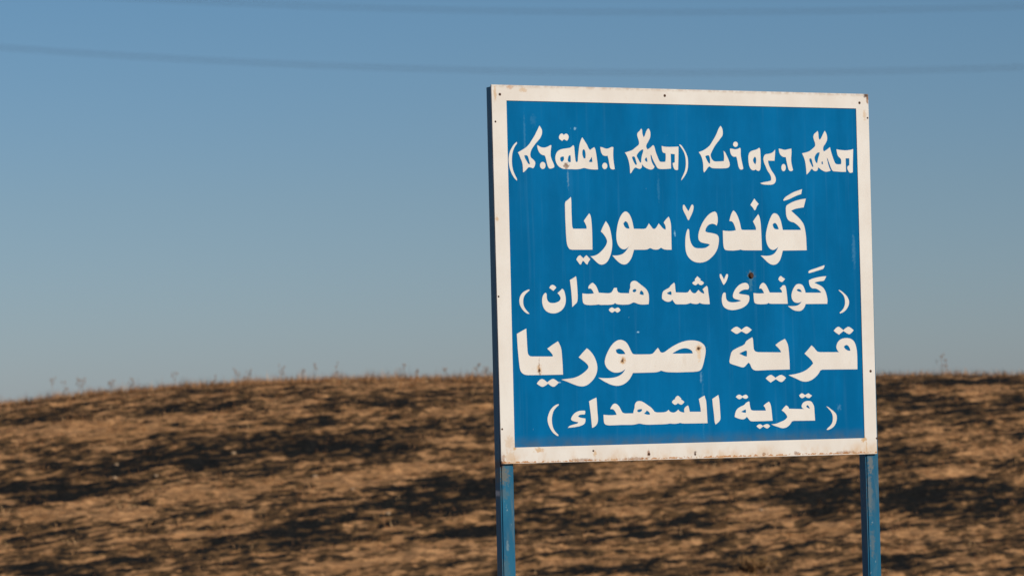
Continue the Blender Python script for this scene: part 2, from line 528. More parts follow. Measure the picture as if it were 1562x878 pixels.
# off-white paint of border and lettering
def white(name, border):
    N = NT(name, .55, .3)
    x, _, z = N.sep()
    v = N.math('SUBTRACT', z, SZ)
    c = N.mix(N.ramp(N.noise(N.map((7, 7, 5)), 1, 5, .6), .3, .7), srgb(224, 214, 201), srgb(233, 226, 215))
    fine = N.noise(N.map((60, 60, 60)), 1, 5, .7)
    c = N.mix(N.ramp(fine, .56, .75, 0, .28), c, srgb(206, 184, 160))
    if border:
        big = N.noise(N.map((16, 16, 10), (3, 0, 1)), 1, 4, .6)
        # grime and rust creeping from the lower and upper folds
        low = N.math('MULTIPLY', N.ramp(v, .05, .0), N.ramp(big, .42, .72))
        c = N.mix(N.math('MULTIPLY', low, .75), c, OCHRE)
        lowr = N.math('ADD', N.ramp(v, .014, .002, 0, .30), N.noise(N.map((85, 20, 110), (1, 0, 5)), 1, 4, .7))
        lowr = N.math('MULTIPLY', N.ramp(lowr, .72, .80), N.math('MULTIPLY', N.ramp(v, .022, .012), N.ramp(v, .0005, .003)))
        c = N.mix(N.math('MULTIPLY', lowr, .9), c, srgb(186, 124, 62))
        topr = N.math('MULTIPLY', N.ramp(v, 1.072, 1.083), N.ramp(N.noise(N.map((40, 20, 60), (7, 0, 2)), 1, 4, .65), .38, .62))
        c = N.mix(N.math('MULTIPLY', topr, .5), c, srgb(172, 140, 108))
        pin = N.ramp(N.noise(N.map((95, 95, 95)), 1, 2, .5), .76, .80, 0, .7)
        c = N.mix(pin, c, RUST2)
        sp = [(1.246, 1.078, .016, .010, RUST, .95), (1.2475, 1.066, .006, .016, RUST2, .8), (1.237, 1.02, .008, .02, OCHRE, .45),
              (1.203, .043, .013, .012, OCHRE, .8), (1.212, .02, .003, .035, OCHRE, .5), (.0, .004, .012, .012, RUST, .95), (.008, .016, .008, .02, RUST2, .5),
              (.046, .043, .006, .005, OCHRE, .8), (.122, .037, .02, .010, OCHRE, .7), (.03, .06, .02, .03, OCHRE, .35), (.03, .02, .022, .02, OCHRE, .35),
              (.055, 1.077, .014, .008, srgb(196, 146, 104), .6), (.098, 1.07, .018, .008, OCHRE, .5), (.008, 1.06, .006, .03, OCHRE, .6),
              (.475, .020, .007, .014, RUST2, .75), (.628, .016, .005, .008, RUST, .8), (.43, .005, .06, .006, RUST2, .55), (.26, .006, .05, .006, RUST2, .55),
              (.3, .024, .006, .012, OCHRE, .6), (1.14, .006, .05, .006, RUST2, .5), (.86, .008, .012, .006, RUST2, .6), (.97, .008, .012, .007, RUST2, .7),
              (.006, .70, .006, .012, OCHRE, .6)]
        c = rust_spots(N, c, sp)
        side = N.noise(N.map((10, 60, 9), (4, 2, 0)), 1, 4, .6)
        # bare steel shows where the folded edge has been rubbed
        _, y, _ = N.sep()
        rub = N.math('MULTIPLY', N.ramp(y, .0006, .0016), N.ramp(side, .38, .6))
        c = N.mix(N.math('MULTIPLY', rub, .8), c, srgb(96, 86, 76))
    else:
        sp = [(.1293, .268, .009, .02, OCHRE, .7), (.1293, .277, .003, .028, RUST2, .6), (.1293, .262, .0055, .009, RUST, .95),
              (.3988, .2908, .013, .014, OCHRE, .85), (.3975, .2910, .006, .007, RUST, .98), (.649, .3223, .014, .012, OCHRE, .8), (.651, .305, .008, .03, srgb(222, 188, 146), .6),
              (.6485, .3228, .0075, .006, RUST, .98), (.2306, .8553, .011, .010, srgb(124, 96, 78), .9), (.230, .845, .006, .014, srgb(150, 126, 108), .6),
              (1.218, .335, .006, .012, OCHRE, .5), (.60, .29, .01, .03, srgb(214, 196, 176), .3)]
        c = rust_spots(N, c, sp)
    N.color(c)
    N.bump(fine, .10, .001)
    return N.m
WB, WL = white("white_border_paint", True), white("white_letter_paint", False)

PB = NT("blue_post_paint", .4, .35)
px, py, pz = PB.sep()
pv = PB.math('SUBTRACT', pz, SZ)
pc = PB.mix(PB.ramp(PB.noise(PB.map((10, 10, 3)), 1, 5, .6), .35, .7), srgb(6, 88, 120), srgb(24, 108, 138))
worn = PB.ramp(PB.noise(PB.map((34, 34, 7), (0, 0, 3)), 1, 5, .65), .5, .72, 0, .6)
pc = PB.mix(worn, pc, srgb(94, 112, 116))
chip = PB.ramp(PB.noise(PB.map((140, 140, 60)), 1, 3, .55), .68, .75, 0, .8)
pc = PB.mix(chip, pc, srgb(168, 178, 176))
pc = rust_spots(PB, pc, [(.015, -.03, .022, .035, srgb(110, 106, 92), .8), (.012, -.085, .02, .02, srgb(90, 104, 104), .5), (.02, -.235, .006, .02, srgb(120, 140, 146), .7),
                         (.012, -.30, .018, .05, srgb(80, 104, 110), .5), (1.23, -.03, .012, .04, srgb(128, 122, 108), .6), (1.225, -.12, .012, .09, srgb(120, 118, 106), .5),
                         (1.23, -.27, .012, .05, srgb(110, 112, 104), .5), (.004, .0, .01, .02, RUST, .7)])
# paint dabs on the outer side of the left post
dab = PB.math('MULTIPLY', PB.spot(.002, SZ - .083, .01, .011, .3), PB.ramp(py, .018, .022))
pc = PB.mix(PB.math('MULTIPLY', dab, .9), pc, srgb(206, 208, 204))
PB.color(pc)
PB.bump(PB.noise(PB.map((60, 60, 30)), 1, 3), .12, .002)

RS = NT("rusty_steel", .8, .3)
RS.color(RS.mix(RS.ramp(RS.noise(RS.tc, 300, 3), .4, .65), srgb(52, 32, 22), srgb(96, 62, 40)))

def Q(*pts):
    return [(a, b + SZ) for a, b in pts]
oTL, oTR, oBL, oBR = (-.0023, 1.0836), (1.2517, 1.0835), (.0023, .0009), (1.2483, -.0010)
iTL, iTR, iBL, iBR = (.0441, 1.0387), (1.2079, 1.0389), (.0451, .0465), (1.2063, .0472)
def lerp(a, b, t): return (a[0] + (b[0] - a[0]) * t, a[1] + (b[1] - a[1]) * t)
from_bm("panel", prism_bm(Q((.043, .0455), (1.2075, .0462), (1.209, 1.040), (.043, 1.040)), .0022, .0058), B.m, sign)
bm = bmesh.new()
outer, inner = Q(oBL, oBR, oTR, oTL), Q(iBL, iBR, iTR, iTL)
ring = [[[bm.verts.new((x, y, z)) for x, z in lo] for y in (0, .0062)] for lo in (outer, inner)]
for i in range(4):
    j = (i + 1) % 4
    for a, b_ in ((ring[0][0], ring[1][0]), (ring[0][1], ring[1][1]), (ring[0][0], ring[0][1]), (ring[1][0], ring[1][1])):
        bm.faces.new((a[i], a[j], b_[j], b_[i]))
bmesh.ops.bevel(bm, geom=[e for e in bm.edges if len({tuple(v.co) for v in e.verts}) == 2 and e.calc_face_angle(0) > .5], offset=.0011, segments=2, affect='EDGES')
from_bm("border", bm, WB, sign)

def post(x0, x1):
    y0, y1 = .0100, .0520
    top = SZ + 1.080
    bm = bmesh.new()
    bmesh.ops.create_cube(bm, size=1, matrix=Matrix.Translation(((x0 + x1) / 2, (y0 + y1) / 2, top / 2 - .15)) @ Matrix.Diagonal((x1 - x0, y1 - y0, top + .3, 1)))
    vert = [e for e in bm.edges if abs(e.verts[0].co.z - e.verts[1].co.z) > 1]
    bmesh.ops.bevel(bm, geom=vert, offset=.004, segments=3, affect='EDGES')
    return from_bm("post", bm, PB.m, sign)
post(.0040, .0453)
post(1.2152, 1.2592)
# a flat rail welded across behind the board at top and bottom
for zz in (.07, .99):
    from_bm("rail", prism_bm(Q((.0456, zz), (1.2149, zz), (1.2149, zz + .035), (.0456, zz + .035)), .012, .040, .002), PB.m, sign)

# the five painted lines: outlines on the board, tenths of a millimetre from its lower left corner
TEXT = [
[
"749,9206 686,9160 642,9115 598,9056 560,8996 528,8937 504,8874 487,8809 477,8735 475,8653 481,8570 494,8488 515,8408 543,8332 577,8262 619,8197 660,8146 721,8088 726,8132 712,8172 682,8223 653,8280 625,8345 603,8412 588,8483 579,8560 576,8642 579,8725 587,8808 600,8879 617,8938 640,8994 667,9048 699,9095 735,9137 752,9170",
"1480,9686 1425,9584 1370,9488 1323,9403 1282,9342 1207,9241 1156,9166 1113,9118 1063,9072 1009,9033 926,8984 775,8903 803,8856 823,8814 854,8734 886,8664 902,8614 914,8561 920,8484 922,8334 952,8343 980,8364 1037,8418 1081,8466 1114,8481 1150,8479 1186,8471 1221,8458 1249,8458 1269,8472 1289,8503 1310,8551 1319,8593 1316,8628 1297,8663 1263,8698 1228,8728 1193,8751 1173,8786 1166,8833 1169,8881 1180,8928 1203,8979 1237,9033 1277,9086 1343,9167 1456,9283 1497,9332 1521,9372 1542,9420 1555,9464 1560,9506 1558,9544 1548,9580 1527,9620",
"974,8819 1023,8828 1052,8823 1078,8805 1097,8776 1115,8714 1150,8568 1111,8571 1085,8593 1048,8654 1001,8725 982,8766",
"1395,9121 1418,9112 1445,9098 1484,9075 1533,9059 1591,9052 1647,9056 1700,9071 1750,9092 1797,9119 1826,9128 1846,9116 1821,8961 1814,8854 1819,8795 1834,8748 1852,8700 1886,8630 1914,8568 1923,8532 1921,8488 1872,8466 1835,8454 1795,8447 1763,8454 1737,8475 1715,8518 1688,8615 1662,8730 1647,8784 1634,8813 1609,8831 1569,8836 1530,8850 1492,8873 1460,8905 1435,8947 1416,8988 1404,9029 1397,9068",
"1644,8552 1643,8526 1637,8500 1625,8477 1607,8457 1587,8444 1564,8437 1541,8437 1518,8443 1499,8456 1482,8475 1471,8497 1466,8523 1467,8550 1473,8576 1486,8598 1503,8618 1523,8631 1546,8638 1569,8639 1592,8632 1611,8619 1628,8600 1639,8578",
"2094,9344 2096,9375 2110,9411 2131,9439 2158,9460 2183,9468 2207,9464 2227,9452 2254,9424 2291,9457 2318,9467 2347,9465 2373,9450 2396,9423 2407,9392 2406,9356 2395,9320 2374,9284 2354,9266 2334,9266 2314,9273 2295,9289 2275,9297 2256,9299 2232,9288 2192,9252 2172,9269 2152,9282 2123,9296 2104,9316",
"2545,9138 2571,9112 2581,9070 2586,8972 2597,8806 2609,8698 2622,8659 2642,8651 2660,8651 2676,8659 2687,8700 2696,8807 2719,8974 2742,9117 2762,9195 2784,9255 2808,9306 2843,9369 2894,9306 2945,9228 2984,9175 3006,9133 3025,9086 3047,9047 3086,9003 3140,9040 3221,9089 3250,9053 3267,8997 3289,8863 3316,8648 3331,8445 3257,8440 3124,8443 3024,8454 2962,8465 2902,8480 2849,8479 2802,8463 2746,8451 2679,8442 2606,8438 2487,8442 2329,8440 2230,8446 2168,8461 2109,8488 2061,8522 2022,8563 1992,8613 1972,8672 1962,8729 1963,8782 1973,8833 1990,8880 2015,8922 2049,8958 2093,8987 2146,9008 2209,9024 2318,9040 2418,9055 2464,9071 2505,9102",
"2116,8742 2126,8774 2153,8794 2185,8803 2238,8801 2242,8729 2226,8690 2176,8645 2137,8671 2121,8701",
"2386,8809 2405,8833 2445,8851 2456,8815 2459,8765 2456,8649 2414,8639 2389,8648 2367,8671 2359,8701 2366,8737 2374,8773",
"2843,8985 2857,9007 2887,9029 2916,8999 2930,8962 2940,8909 2941,8852 2933,8762 2880,8757 2848,8823 2836,8868 2835,8916 2837,8955",
"3037,8668 3092,8741 3139,8808 3156,8658 3106,8654 3076,8656",
"3422,9099 3465,9094 3500,9085 3540,9070 3576,9059 3609,9051 3646,9051 3686,9060 3727,9076 3767,9098 3803,9106 3849,9098 3837,8942 3834,8852 3837,8781 3848,8655 3877,8464 3827,8449 3790,8451 3750,8466 3724,8501 3707,8581 3679,8749 3655,8844 3599,8840 3560,8842 3520,8850 3489,8872 3466,8907 3448,8946 3436,8987 3428,9031",
"3636,8561 3636,8537 3629,8513 3618,8493 3602,8475 3583,8463 3562,8456 3540,8456 3519,8462 3501,8474 3486,8491 3476,8511 3471,8535 3471,8559 3478,8583 3489,8604 3505,8622 3524,8634 3545,8641 3567,8641 3588,8635 3606,8623 3621,8606 3631,8585",
"4770,9653 4796,9636 4805,9600 4806,9540 4816,9483 4844,9402 4876,9438 4894,9472 4908,9514 4931,9565 4963,9623 4991,9654 5027,9658 5056,9604 5069,9562 5074,9514 5073,9466 5064,9417 5046,9369 5004,9296 4955,9223 4933,9181 4923,9144 4929,9107 4962,9050 5019,9076 5066,9108 5149,9178 5179,9160 5195,9130 5214,9058 5232,8986 5251,8932 5289,8842 5327,8752 5350,8714 5369,8696 5420,8689 5542,8694 5554,8754 5559,8810 5561,8882 5558,8927 5544,8954 5497,8954 5472,8969 5453,8998 5440,9049 5433,9158 5504,9141 5575,9135 5718,9133 5991,9147 5986,8973 5974,8731 5958,8465 5896,8455 5862,8464 5836,8487 5814,8523 5798,8571 5789,8612 5786,8661 5855,8681 5862,8923 5726,8933 5728,8728 5727,8498 5564,8484 5421,8479 5350,8483 5303,8494 5266,8522 5227,8588 5163,8696 5124,8777 5105,8825 5087,8888 5060,8887 5067,8797 5079,8737 5098,8677 5120,8629 5159,8576 5180,8552 5163,8512 5137,8487 5095,8465 5048,8460 4994,8471 4941,8489 4887,8512 4844,8539 4811,8568 4788,8592 4769,8619 4767,8547 4752,8510 4724,8486 4690,8477 4650,8482 4613,8494 4580,8511 4551,8514 4527,8502 4499,8477 4469,8441 4443,8406 4422,8372 4402,8351 4376,8338 4370,8518 4356,8617 4343,8682 4324,8748 4303,8808 4277,8861 4253,8903 4220,8948 4361,8986 4443,9014 4494,9042 4566,9097 4659,9161 4690,9207 4692,9255 4683,9306 4655,9387 4637,9459 4638,9498 4652,9528 4673,9552 4701,9571 4728,9598",
"4443,8819 4490,8837 4515,8838 4535,8826 4551,8799 4570,8736 4606,8605 4565,8587 4526,8636 4504,8672 4475,8735",
"4603,8857 4611,8884 4632,8914 4656,8945 4684,8975 4719,9005 4760,9033 4792,9045 4826,9041 4821,8995 4808,8953 4786,8899 4770,8844 4754,8763 4743,8655 4712,8663 4690,8690 4651,8761 4622,8806 4609,8833",
"4868,8755 4880,8780 4917,8825 4941,8780 4949,8744 4951,8681 4917,8690 4897,8702 4880,8719 4870,8737",
"6006,9210 6057,9205 6096,9177 6138,9123 6177,9066 6214,9006 6246,8943 6274,8877 6291,8805 6297,8726 6297,8644 6290,8559 6276,8484 6253,8417 6221,8353 6178,8292 6132,8234 6058,8152 6059,8188 6077,8230 6131,8322 6175,8413 6197,8480 6213,8552 6222,8625 6224,8698 6221,8770 6212,8843 6197,8909 6175,8969 6148,9023 6099,9095",
"7416,9784 7446,9748 7464,9715 7479,9673 7485,9615 7483,9542 7466,9487 7419,9431 7334,9333 7248,9240 7198,9175 7133,9074 7085,8991 7064,8946 7055,8909 7062,8864 7085,8809 7117,8767 7158,8737 7219,8724 7344,8729 7496,8739 7508,8821 7509,8897 7496,9043 7533,9016 7555,8989 7584,8935 7650,8802 7684,8711 7693,8656 7688,8607 7667,8570 7632,8546 7559,8531 7393,8523 7200,8523 7107,8529 7060,8543 7014,8579 6968,8557 6938,8528 6909,8485 6877,8447 6824,8397 6805,8437 6800,8493 6802,8578 6799,8651 6791,8711 6776,8778 6754,8850 6722,8914 6663,8995 6777,9033 6847,9064 6910,9101 6966,9139 7015,9176 7062,9225 7126,9317 7212,9440 7267,9532 7300,9597 7329,9664 7362,9719",
"6874,8876 6941,8904 6975,8908 7000,8896 7018,8866 7030,8818 7036,8760 7033,8660 6992,8672 6963,8702 6918,8780",
"7985,9255 7984,9235 7978,9215 7967,9197 7951,9182 7933,9172 7912,9166 7891,9166 7870,9171 7853,9181 7838,9195 7828,9213 7823,9233 7824,9253 7830,9273 7841,9291 7856,9306 7875,9316 7896,9322 7917,9322 7937,9317 7955,9307 7970,9293 7980,9275",
"7714,9114 7777,9110 7821,9104 7870,9095 7918,9095 7967,9106 8007,9119 8054,9144 8070,9120 8074,9067 8071,8975 8075,8893 8093,8783 8130,8613 8147,8528 8110,8500 8081,8493 8046,8499 8017,8523 7993,8565 7975,8629 7953,8757 7924,8878 7844,8874 7801,8885 7767,8912 7742,8949 7725,8998 7716,9045",
"8703,9153 8730,9130 8740,9076 8744,8939 8746,8718 8735,8571 8719,8507 8695,8476 8664,8463 8626,8469 8598,8481 8572,8508 8519,8484 8481,8480 8439,8490 8402,8518 8368,8567 8346,8628 8334,8701 8327,8774 8325,8847 8332,8911 8347,8967 8375,9010 8415,9041 8463,9063 8547,9083 8611,9102 8650,9120",
"8494,8819 8510,8850 8547,8887 8580,8860 8591,8823 8592,8768 8585,8719 8562,8655 8522,8691 8502,8718 8489,8749 8486,8782",
"9248,9105 9238,8970 9215,8773 9097,8772 8999,8775 8998,8726 9007,8682 9026,8627 9053,8569 9086,8508 9123,8454 9163,8405 9197,8356 9224,8308 9240,8259 9245,8210 9237,8164 9214,8121 9178,8088 9129,8067 9055,8056 8957,8055 8873,8058 8803,8066 8753,8078 8708,8101 8797,8124 8872,8139 8963,8152 9027,8165 9080,8184 9086,8257 9077,8306 9055,8355 9023,8403 8983,8452 8949,8507 8910,8598 8871,8680 8851,8735 8839,8790 8838,8839 8849,8882 8868,8919 8894,8950 8942,8969 9013,8976 9076,8989 9133,9008 9183,9040",
"9368,9139 9441,9129 9494,9118 9550,9105 9606,9104 9691,9124 9804,9145 9805,9038 9800,8959 9787,8873 9785,8793 9792,8720 9807,8637 9841,8499 9798,8474 9763,8471 9721,8480 9692,8509 9669,8583 9629,8754 9605,8889 9537,8888 9494,8900 9453,8924 9420,8957 9396,9000 9380,9050",
"9596,8588 9595,8561 9589,8533 9578,8509 9563,8489 9546,8475 9526,8467 9506,8467 9487,8474 9470,8487 9456,8508 9447,8531 9443,8559 9444,8587 9450,8614 9460,8638 9475,8659 9493,8673 9513,8680 9533,8681 9552,8673 9569,8660 9582,8640 9592,8616",
"10728,9687 10743,9647 10750,9590 10753,9504 10764,9451 10791,9424 10823,9452 10849,9490 10895,9574 10970,9699 11001,9662 11021,9622 11041,9567 11050,9508 11048,9447 11032,9391 11002,9341 10966,9291 10926,9241 10904,9194 10898,9151 10902,9115 10922,9073 10987,9107 11042,9140 11140,9207 11165,9096 11204,8973 11243,8862 11270,8797 11297,8742 11328,8708 11363,8696 11413,8693 11510,8700 11519,8778 11517,8822 11506,8859 11487,8885 11459,8900 11431,8924 11404,8958 11383,9019 11361,9148 11480,9130 11631,9119 11724,9121 11810,9131 11876,9142 11946,9162 11935,8983 11920,8710 11912,8462 11841,8442 11803,8448 11775,8472 11750,8509 11727,8559 11721,8599 11732,8630 11752,8652 11796,8671 11802,8882 11673,8880 11673,8682 11674,8471 11517,8469 11346,8480 11249,8482 11204,8503 11176,8544 11149,8598 11110,8699 11060,8829 11038,8875 11021,8884 11040,8782 11057,8711 11081,8637 11104,8576 11141,8502 11080,8483 11035,8473 10985,8466 10928,8475 10865,8499 10812,8526 10771,8556 10739,8577 10708,8596 10695,8531 10673,8501 10637,8484 10601,8481 10566,8490 10535,8510 10494,8556 10461,8528 10432,8497 10395,8453 10358,8417 10304,8374 10295,8541 10282,8670 10269,8750 10251,8824 10224,8898 10168,9008 10310,9039 10396,9064 10446,9089 10512,9136 10599,9202 10629,9246 10630,9289 10623,9332 10599,9396 10574,9479 10573,9529 10589,9572 10615,9606 10669,9644",
"10418,8851 10469,8864 10494,8827 10508,8784 10520,8723 10533,8672 10552,8613 10509,8605 10456,8703 10421,8768 10412,8805",
"10592,8872 10600,8912 10623,8955 10653,8994 10689,9028 10725,9044 10779,9041 10766,8994 10751,8951 10728,8895 10708,8830 10683,8719 10652,8728 10631,8752 10611,8795 10598,8835",
"10827,8758 10870,8783 10882,8697 10839,8684",
],
[
"2433,7639 2441,7551 2443,7462 2441,7185 2447,6856 2456,6777 2480,6719 2913,6721 2915,6779 2895,6837 2833,6954 2907,7045 3012,7168 3043,7125 3060,7072 3073,6994 3081,6895 3091,6670 3092,6384 3088,6116 2810,6113 2438,6113 2360,6128 2325,6159 2296,6207 2273,6272 2259,6364 2247,6588 2236,7054 2236,7434 2259,7508 2306,7534 2355,7570",
"2558,5833 2603,5905 2636,5936 2691,5955 2747,5903 2789,5864 2834,5913 2860,5936 2893,5955 2949,5903 3011,5839 2962,5780 2938,5743 2914,5688 2882,5694 2854,5719 2819,5764 2791,5787 2758,5787 2707,5688 2678,5688 2655,5706 2613,5761",
"3543,6945 3606,6867 3641,6805 3668,6734 3690,6653 3715,6516 3733,6379 3735,6288 3728,6197 3713,6106 3689,6015 3657,5930 3619,5852 3577,5790 3532,5745 3480,5711 3422,5689 3367,5682 3316,5691 3270,5712 3206,5761 3093,5865 3022,5922 3142,5941 3211,5963 3270,5993 3337,6040 3411,6105 3471,6167 3516,6226 3548,6281 3567,6333 3567,6385 3548,6437 3519,6489 3480,6541 3439,6586 3375,6645 3421,6742 3463,6818",
"4118,7197 4170,7228 4214,7228 4256,7210 4296,7175 4332,7129 4362,7070 4388,7005 4418,6897 4451,6727 4779,6724 4854,6745 4900,6808 4951,6887 5036,6782 5068,6739 5101,6726 5145,6729 5194,6770 5275,6888 5347,6810 5401,6751 5438,6725 5498,6706 5500,6784 5485,6837 5439,6915 5485,6975 5527,7018 5606,7087 5634,7038 5652,6982 5671,6904 5680,6804 5680,6549 5677,6118 5534,6118 5446,6125 5395,6141 5329,6180 5284,6151 5250,6135 5213,6123 5161,6120 5095,6125 5040,6139 4997,6163 4960,6166 4930,6149 4893,6134 4849,6123 4797,6117 4709,6116 4440,6116 4408,6022 4372,5924 4338,5859 4292,5793 4243,5743 4191,5706 4135,5688 4077,5688 4019,5703 3961,5733 3904,5774 3819,5852 3728,5948 3864,5948 3946,5957 4019,5974 4082,6002 4134,6041 4179,6084 4236,6152 4282,6218 4225,6168 4181,6144 4129,6129 4078,6130 4028,6148 3981,6182 3939,6231 3907,6288 3887,6354 3876,6432 3874,6523 3880,6614 3895,6705 3914,6797 3938,6888 3970,6976 4009,7061 4058,7135",
"4110,6883 4176,6948 4226,6929 4253,6900 4274,6854 4291,6806 4310,6732 4245,6732 4205,6743 4169,6767 4141,6804",
"6091,7432 6136,7441 6193,7354 6265,7249 6300,7299 6325,7345 6354,7405 6379,7438 6410,7448 6439,7418 6443,7376 6434,7310 6414,7244 6366,7144 6272,6986 6245,6995 6224,7028 6199,7087 6169,7146 6133,7205 6106,7258 6088,7304 6082,7353",
"7072,7231 7138,7248 7180,7235 7210,7199 7229,7140 7240,7070 7242,6991 7233,6921 7201,6832 7157,6861 7118,6877 7070,6887 7016,6883 6956,6866 6904,6834 6861,6787 6833,6741 6815,6672 6848,6642 6904,6627 6994,6617 7083,6601 7173,6579 7230,6544 7256,6498 7265,6435 7258,6356 7242,6270 7217,6177 7173,6088 7111,6002 7033,5923 6941,5850 6858,5798 6782,5768 6699,5748 6609,5739 6520,5744 6431,5764 6350,5800 6277,5853 6219,5915 6176,5988 6149,6077 6137,6182 6135,6294 6141,6412 6155,6518 6177,6610 6200,6676 6235,6735 6268,6716 6280,6656 6281,6551 6290,6459 6305,6380 6331,6311 6366,6251 6410,6207 6461,6177 6547,6162 6696,6162 6782,6171 6835,6188 6885,6214 6954,6268 6916,6288 6875,6298 6790,6310 6679,6333 6623,6364 6587,6410 6573,6476 6580,6562 6601,6651 6637,6744 6682,6836 6737,6929 6805,7019 6894,7117 6980,7184",
"7781,7285 7836,7239 7873,7191 7909,7125 7940,7052 7968,6973 7992,6883 8012,6784 8029,6727 8044,6714 8111,6708 8521,6709 8523,6769 8500,6832 8429,6962 8501,7055 8611,7176 8644,7126 8664,7063 8681,6970 8691,6863 8701,6604 8707,6106 8367,6105 8093,6107 8022,6113 8000,6125 7970,6126 7932,6115 7867,6107 7731,6096 7573,6100 7498,6110 7453,6127 7424,6172 7411,6245 7404,6334 7402,6493 7402,6691 7503,6678 7582,6674 7673,6674 7748,6681 7839,6701 7819,6785 7795,6849 7759,6922 7713,6961 7630,6971 7670,7104 7707,7193 7734,7239",
"8495,7641 8547,7575 8636,7482 8589,7432 8561,7386 8536,7329 8515,7299 8487,7295 8448,7354 8415,7394 8355,7453 8425,7547",
"10256,7655 10215,7521 10174,7392 10025,7372 9909,7351 9838,7331 9740,7290 9851,7197 9952,7117 10012,7064 10064,7011 10109,6957 10146,6904 10174,6837 10195,6757 10211,6663 10230,6502 10239,6111 9833,6105 9418,6099 9367,5939 9330,5849 9298,5795 9258,5749 9215,5713 9169,5689 9115,5677 9054,5677 8993,5693 8933,5723 8873,5765 8784,5845 8660,5951 8849,5941 8948,5946 9024,5962 9090,5989 9145,6027 9196,6087 9269,6211 9210,6167 9167,6142 9121,6122 9071,6118 9018,6132 8969,6165 8925,6218 8891,6281 8868,6354 8855,6438 8853,6531 8865,6631 8891,6738 8925,6844 8966,6951 9011,7048 9060,7135 9107,7189 9154,7209 9205,7206 9260,7180 9309,7130 9349,7057 9380,6977 9410,6847 9437,6713 10051,6716 10052,6746 10030,6779 9985,6826 9929,6873 9861,6919 9801,6946 9747,6952 9694,6972 9641,7005 9602,7051 9576,7111 9562,7201 9558,7362 9582,7439 9634,7473 9707,7510 9800,7551 9901,7585 10064,7627",
"9090,6872 9132,6912 9162,6922 9192,6916 9220,6896 9245,6863 9268,6819 9300,6739 9254,6729 9212,6732 9159,6745 9122,6782",
"10135,7936 10118,7869 10100,7788 10006,7763 9936,7739 9820,7692 9703,7641 9621,7613 9494,7582 9479,7609 9527,7669 9574,7707 9668,7758 9785,7819 9863,7852 9980,7889",
],
[
"1033,4976 1043,4947 978,4899 921,4848 888,4810 860,4767 842,4716 833,4658 831,4600 837,4543 853,4490 878,4441 909,4398 964,4340 1026,4272 970,4276 928,4294 881,4325 836,4364 795,4413 762,4461 736,4510 720,4558 713,4606 711,4654 716,4702 729,4750 752,4798 782,4842 820,4880 864,4911 912,4935 961,4954",
"1555,4877 1578,4848 1585,4809 1583,4751 1590,4700 1605,4657 1631,4622 1668,4596 1718,4581 1783,4578 1842,4583 1896,4597 1942,4614 1980,4633 2008,4662 2025,4701 2024,4740 2006,4778 1980,4815 1930,4866 2007,4924 2084,4991 2123,4962 2145,4928 2162,4879 2177,4816 2189,4739 2192,4671 2187,4613 2175,4557 2156,4504 2126,4453 2087,4405 2040,4364 1986,4331 1926,4305 1861,4288 1796,4282 1732,4285 1671,4296 1612,4316 1559,4348 1512,4392 1476,4447 1451,4515 1437,4578 1433,4636 1436,4692 1446,4745 1463,4790 1488,4829 1514,4855",
"1759,5101 1794,5101 1831,5086 1861,5065 1895,5021 1847,4973 1798,4930 1739,4969 1672,5016 1700,5064 1726,5087",
"2536,5349 2550,5283 2558,5202 2570,5009 2576,4797 2573,4703 2564,4635 2540,4584 2482,4534 2393,4462 2388,4660 2373,4932 2338,5243 2437,5291",
"3045,5153 3075,5156 3102,5141 3131,5117 3163,5082 3189,5043 3220,4978 3260,4870 3550,4853 3629,4859 3668,4878 3698,4908 3733,4966 3750,4998 3779,5009 3850,5009 3855,4947 3871,4909 3901,4875 3976,4857 4244,4851 4249,4906 4261,4949 4282,4998 4291,5042 4286,5082 4293,5121 4310,5160 4341,5189 4386,5209 4430,5214 4474,5206 4517,5187 4582,5139 4690,5061 4771,5002 4811,4965 4838,4930 4860,4891 4878,4847 4889,4790 4893,4722 4891,4648 4878,4530 4742,4519 4658,4520 4582,4528 4519,4542 4470,4562 4429,4576 4396,4584 4366,4582 4324,4563 4257,4534 4186,4523 4038,4519 3882,4529 3817,4543 3777,4575 3743,4543 3699,4529 3633,4522 3546,4518 3382,4519 3324,4516 3290,4520 3260,4530 3227,4532 3192,4524 3126,4518 2979,4513 2865,4520 2809,4532 2771,4552 2746,4586 2734,4634 2727,4707 2728,4853 2825,4841 2901,4838 2988,4839 3048,4843 3097,4851 3074,4910 3050,4947 3019,4981 2984,4995 2927,4988 2928,5039 2945,5073 2979,5107 3012,5134",
"4356,4925 4382,4954 4404,4968 4432,4975 4455,4973 4484,4954 4478,4917 4463,4897 4435,4883 4410,4878 4388,4883 4372,4895",
"4584,4826 4603,4885 4617,4911 4642,4933 4675,4911 4695,4892 4714,4867 4722,4840 4716,4796 4666,4803 4633,4811",
"3570,4372 3599,4408 3625,4427 3658,4442 3688,4442 3729,4420 3758,4405 3777,4405 3796,4414 3822,4425 3855,4436 3885,4434 3912,4417 3931,4397 3950,4364 3921,4331 3895,4312 3862,4295 3832,4295 3805,4313 3784,4326 3759,4337 3734,4319 3712,4306 3684,4293 3654,4296 3622,4314 3597,4335",
